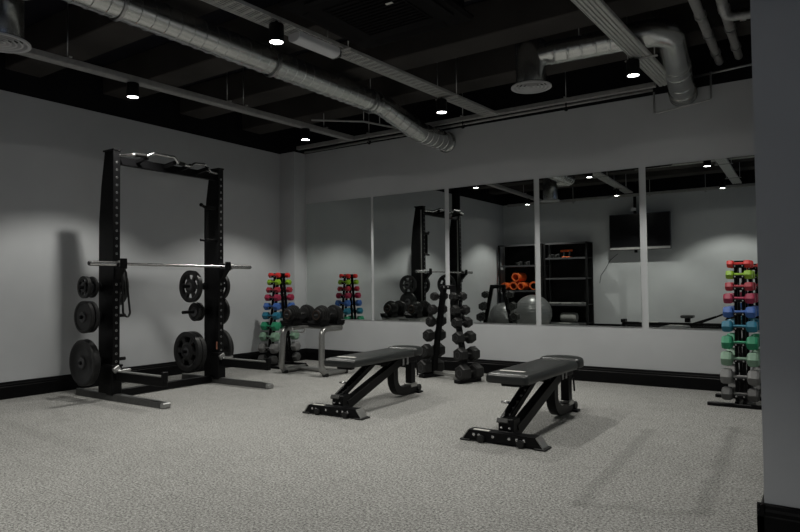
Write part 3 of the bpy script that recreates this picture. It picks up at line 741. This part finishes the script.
for k, (x, z, r) in enumerate(((-5.46, 1.70, .06), (-5.30, 1.70, .045), (-6.24, 1.55, .07), (-6.02, 1.55, .055))):
    t = thing('strap_coil', (x, -.3 + .03 * k, z), ['dark coiled strap left of the orange handle, larger', 'dark coiled strap touching the left of the orange handle, smaller', 'dark coiled strap left on the shelf over the orange rolls', 'dark coiled strap right on the shelf over the orange rolls'][k], 'strap', 'dark strap coils on the upper shelves')
    mb = MB()
    for j in range(3): mb.tube([(r * math.cos(a * PI / 10), r * math.sin(a * PI / 10), .016 + .022 * j) for a in range(21)], .014, 8)
    mb.build('coil', M['rubber'], t); MB().box((r * .8, 0, .05), (.06, .03, .09)).build('buckle', M['bezel'], t)
for k, (x, y, w, z, rz) in enumerate(((-5.36, -.33, .26, .625, .1), (-5.07, -.30, .24, .625, -.15), (-4.80, -.33, .22, .625, .2))):
    o = tag(MB().box((0, 0, .018), (w, .26, .035), bev=.012, seg=2).build('balance_pad', M['grey_foam']), ['left grey flat pad on the low shelf behind the gym ball', 'middle grey flat pad on the low shelf right of the gym ball', 'right grey flat pad on the low shelf of the right shelving unit'][k], 'foam pad', 'grey pads on the low shelf')
    o.location = (x, y, z); o.rotation_euler = (0, 0, rz)
o = tag(MB().lathe([(.0, .0), (.10, 0), (.115, .012), (.115, .10), (.10, .115), (0, .115)], axis='x', n=24, cap=False).build('foam_roller', M['grey_foam']), 'pale grey roller on the bottom shelf right of the gym ball', 'foam roller')
me = o.data
for v in me.vertices: v.co.x *= 3.2
o.location = (-5.22, -.31, .20 + .115)
def ball(x, y, r, lb):
    t = thing('gym_ball', (x, y, r), lb, 'gym ball', 'grey gym balls on the floor by the shelving')
    mb = MB().sphere((0, 0, 0), r, 40, 24); mb.build('ball', M['ball'], t)
    mb = MB()
    for k in range(-4, 5):
        z = k * r * .14; q = math.sqrt(r * r - z * z)
        mb.lathe([(q - .001, z - .005), (q + .004, z), (q - .001, z + .005)], n=40, cap=False)
    mb.build('grip_ridges', M['ball'], t)
    MB().lathe([(.014, 0), (.014, .004), (.006, .006)], (r * .5, r * .6, r * math.sqrt(1 - .25 - .36) - .001), (.5, .6, .62), 12).build('valve', M['bezel'], t)
    return t
ball(-5.63, .40, .425, 'large silver-grey gym ball on the floor in front of the shelving, reflected')
ball(-6.45, .22, .33, 'smaller grey gym ball half hidden behind the reflected hex dumbbell stand')
# television on ceiling pole
t = thing('television', (-3.44, -.36, 2.22), 'large black wall television seen in the mirror', 'television')
mb = MB().box((0, 0, .0), (1.29, .06, .80), bev=.008); mb.build('body', M['bezel'], t)
o = MB().box((0, .031, -.365), (1.27, .008, .05), bev=.002).build('lower_bezel', M['pipe'], t); o['label'] = 'grey lower edge strip'
MB().box((0, .032, .028), (1.26, .006, .715), bev=.002).build('screen', M['screen'], t)
MB().box((0, -.06, .45), (.06, .05, 1.85 - .0), bev=.006, mat=Matrix.Translation((-.1, 0, .02))).build('ceiling_pole', M['black_matt'], t)
MB().box((-.12, -.02, .50), (.10, .04, .06)).build('cable_box', M['white'], t)
MB().box((0, -.05, 0), (.5, .05, .4)).build('mount_plate', M['black_matt'], t)
t = thing('wall_cable', (-4.1, YR + .012, 1.72), 'thin dark cable drooping down the far wall from the television', 'cable')
MB().tube([(.12, 0, .04), (-.05, 0, -.10), (-.15, 0, -.27), (-.27, 0, -.45), (-.30, 0, -.62)], .006, 6).build('cable', M['bezel'], t)
t = thing('wall_post', (XL + .06, 1.93, 0), 'black floor-to-ceiling post on the left wall, seen in mirror behind the near rack upright', 'post')
MB().box((0, 0, ZC / 2), (.11, .17, ZC), bev=.004).build('post_casing', M['black_matt'], t)
MB().box((.06, 0, ZC / 2), (.012, .05, ZC - .1), bev=.002).build('slot_rail', M['black'], t)
# low rowing machine
t = thing('rowing_machine', (-2.8, -.20, 0), 'low black exercise machine on a long rail by the far wall, reflected', 'exercise machine')
MB().box((-.02, 0, .225), (1.95, .075, .06), bev=.008).build('rail', M['black'], t)
for x in (-.98, .93): MB().box((x, 0, .14), (.06, .38, .05)).build('cross_foot', M['black'], t); MB().bar((x, 0, .0), (x, 0, .25), .06, .06).build('leg', M['black'], t)
MB().box((-.97, 0, .275), (.10, .16, .075), bev=.01).build('end_block', M['black'], t)
fp = MB().box((-.42, .10, .262), (.38, .16, .016), bev=.006).build('foot_plate', M['grey_foam'], t); fp['label'] = 'pale foot plate'
mb = MB(); mb.box((0, 0, 0), (.24, .28, .06), bev=.022, seg=3); sp = mb.build('seat', M['vinyl_pad'], t, (.32, 0, .385))
MB().box((0, 0, -.07), (.10, .10, .10)).build('seat_carriage', M['black'], sp)
MB().bar((.52, .0, .24), (1.05, .0, .47), .06, .035).build('handle_arm', M['black'], t)
MB().bar((.42, .12, .24), (.88, .12, .40), .05, .035).build('handle_arm', M['black'], t)
MB().cyl((1.03, -.20, .47), (1.03, .22, .47), .018, 10).build('handle_bar', M['rubber'], t)
MB().lathe([(.06, -.05), (.21, -.045), (.22, -.03), (.22, .03), (.21, .045), (.06, .05)], (1.22, 0, .24), 'y', 30).build('flywheel_cover', M['black_matt'], t)
MB().bar((.95, 0, .22), (1.22, 0, .24), .05, .05).build('flywheel_arm', M['black'], t)
# ---------------------------------------------------------------- world, camera
for o in bpy.data.objects:
    if '_used' in o.keys(): del o['_used']
w = bpy.data.worlds.new('World'); sc.world = w; w.use_nodes = True
bg = w.node_tree.nodes['Background']; bg.inputs[0].default_value = (.55, .68, 1, 1); bg.inputs[1].default_value = .22
cam = bpy.data.cameras.new('camera'); co = bpy.data.objects.new('camera', cam); COL.objects.link(co); sc.camera = co
cam.sensor_fit = 'HORIZONTAL'; cam.sensor_width = 36; cam.lens = 36 * 631.889 / 800; cam.clip_start = .05
yaw, pitch, roll_ = .59815, .0317, -.0103
F = Vector((-math.sin(yaw) * math.cos(pitch), math.cos(yaw) * math.cos(pitch), math.sin(pitch)))
R = Vector((math.cos(yaw), math.sin(yaw), 0)); U = R.cross(F)
c, s = math.cos(roll_), math.sin(roll_)
R2 = R * c + U * s; U2 = -R * s + U * c
co.matrix_world = Matrix((( R2.x, U2.x, -F.x, 0), (R2.y, U2.y, -F.y, 0), (R2.z, U2.z, -F.z, 1.08), (0, 0, 0, 1)))
vs = sc.view_settings; vs.view_transform = 'Standard'; vs.look = 'None'; vs.gamma = 1.0; vs.use_curve_mapping = False; vs.exposure = 0.0
sc.cycles.max_bounces = 10; sc.cycles.diffuse_bounces = 5; sc.cycles.glossy_bounces = 6; sc.cycles.sample_clamp_indirect = 4.0
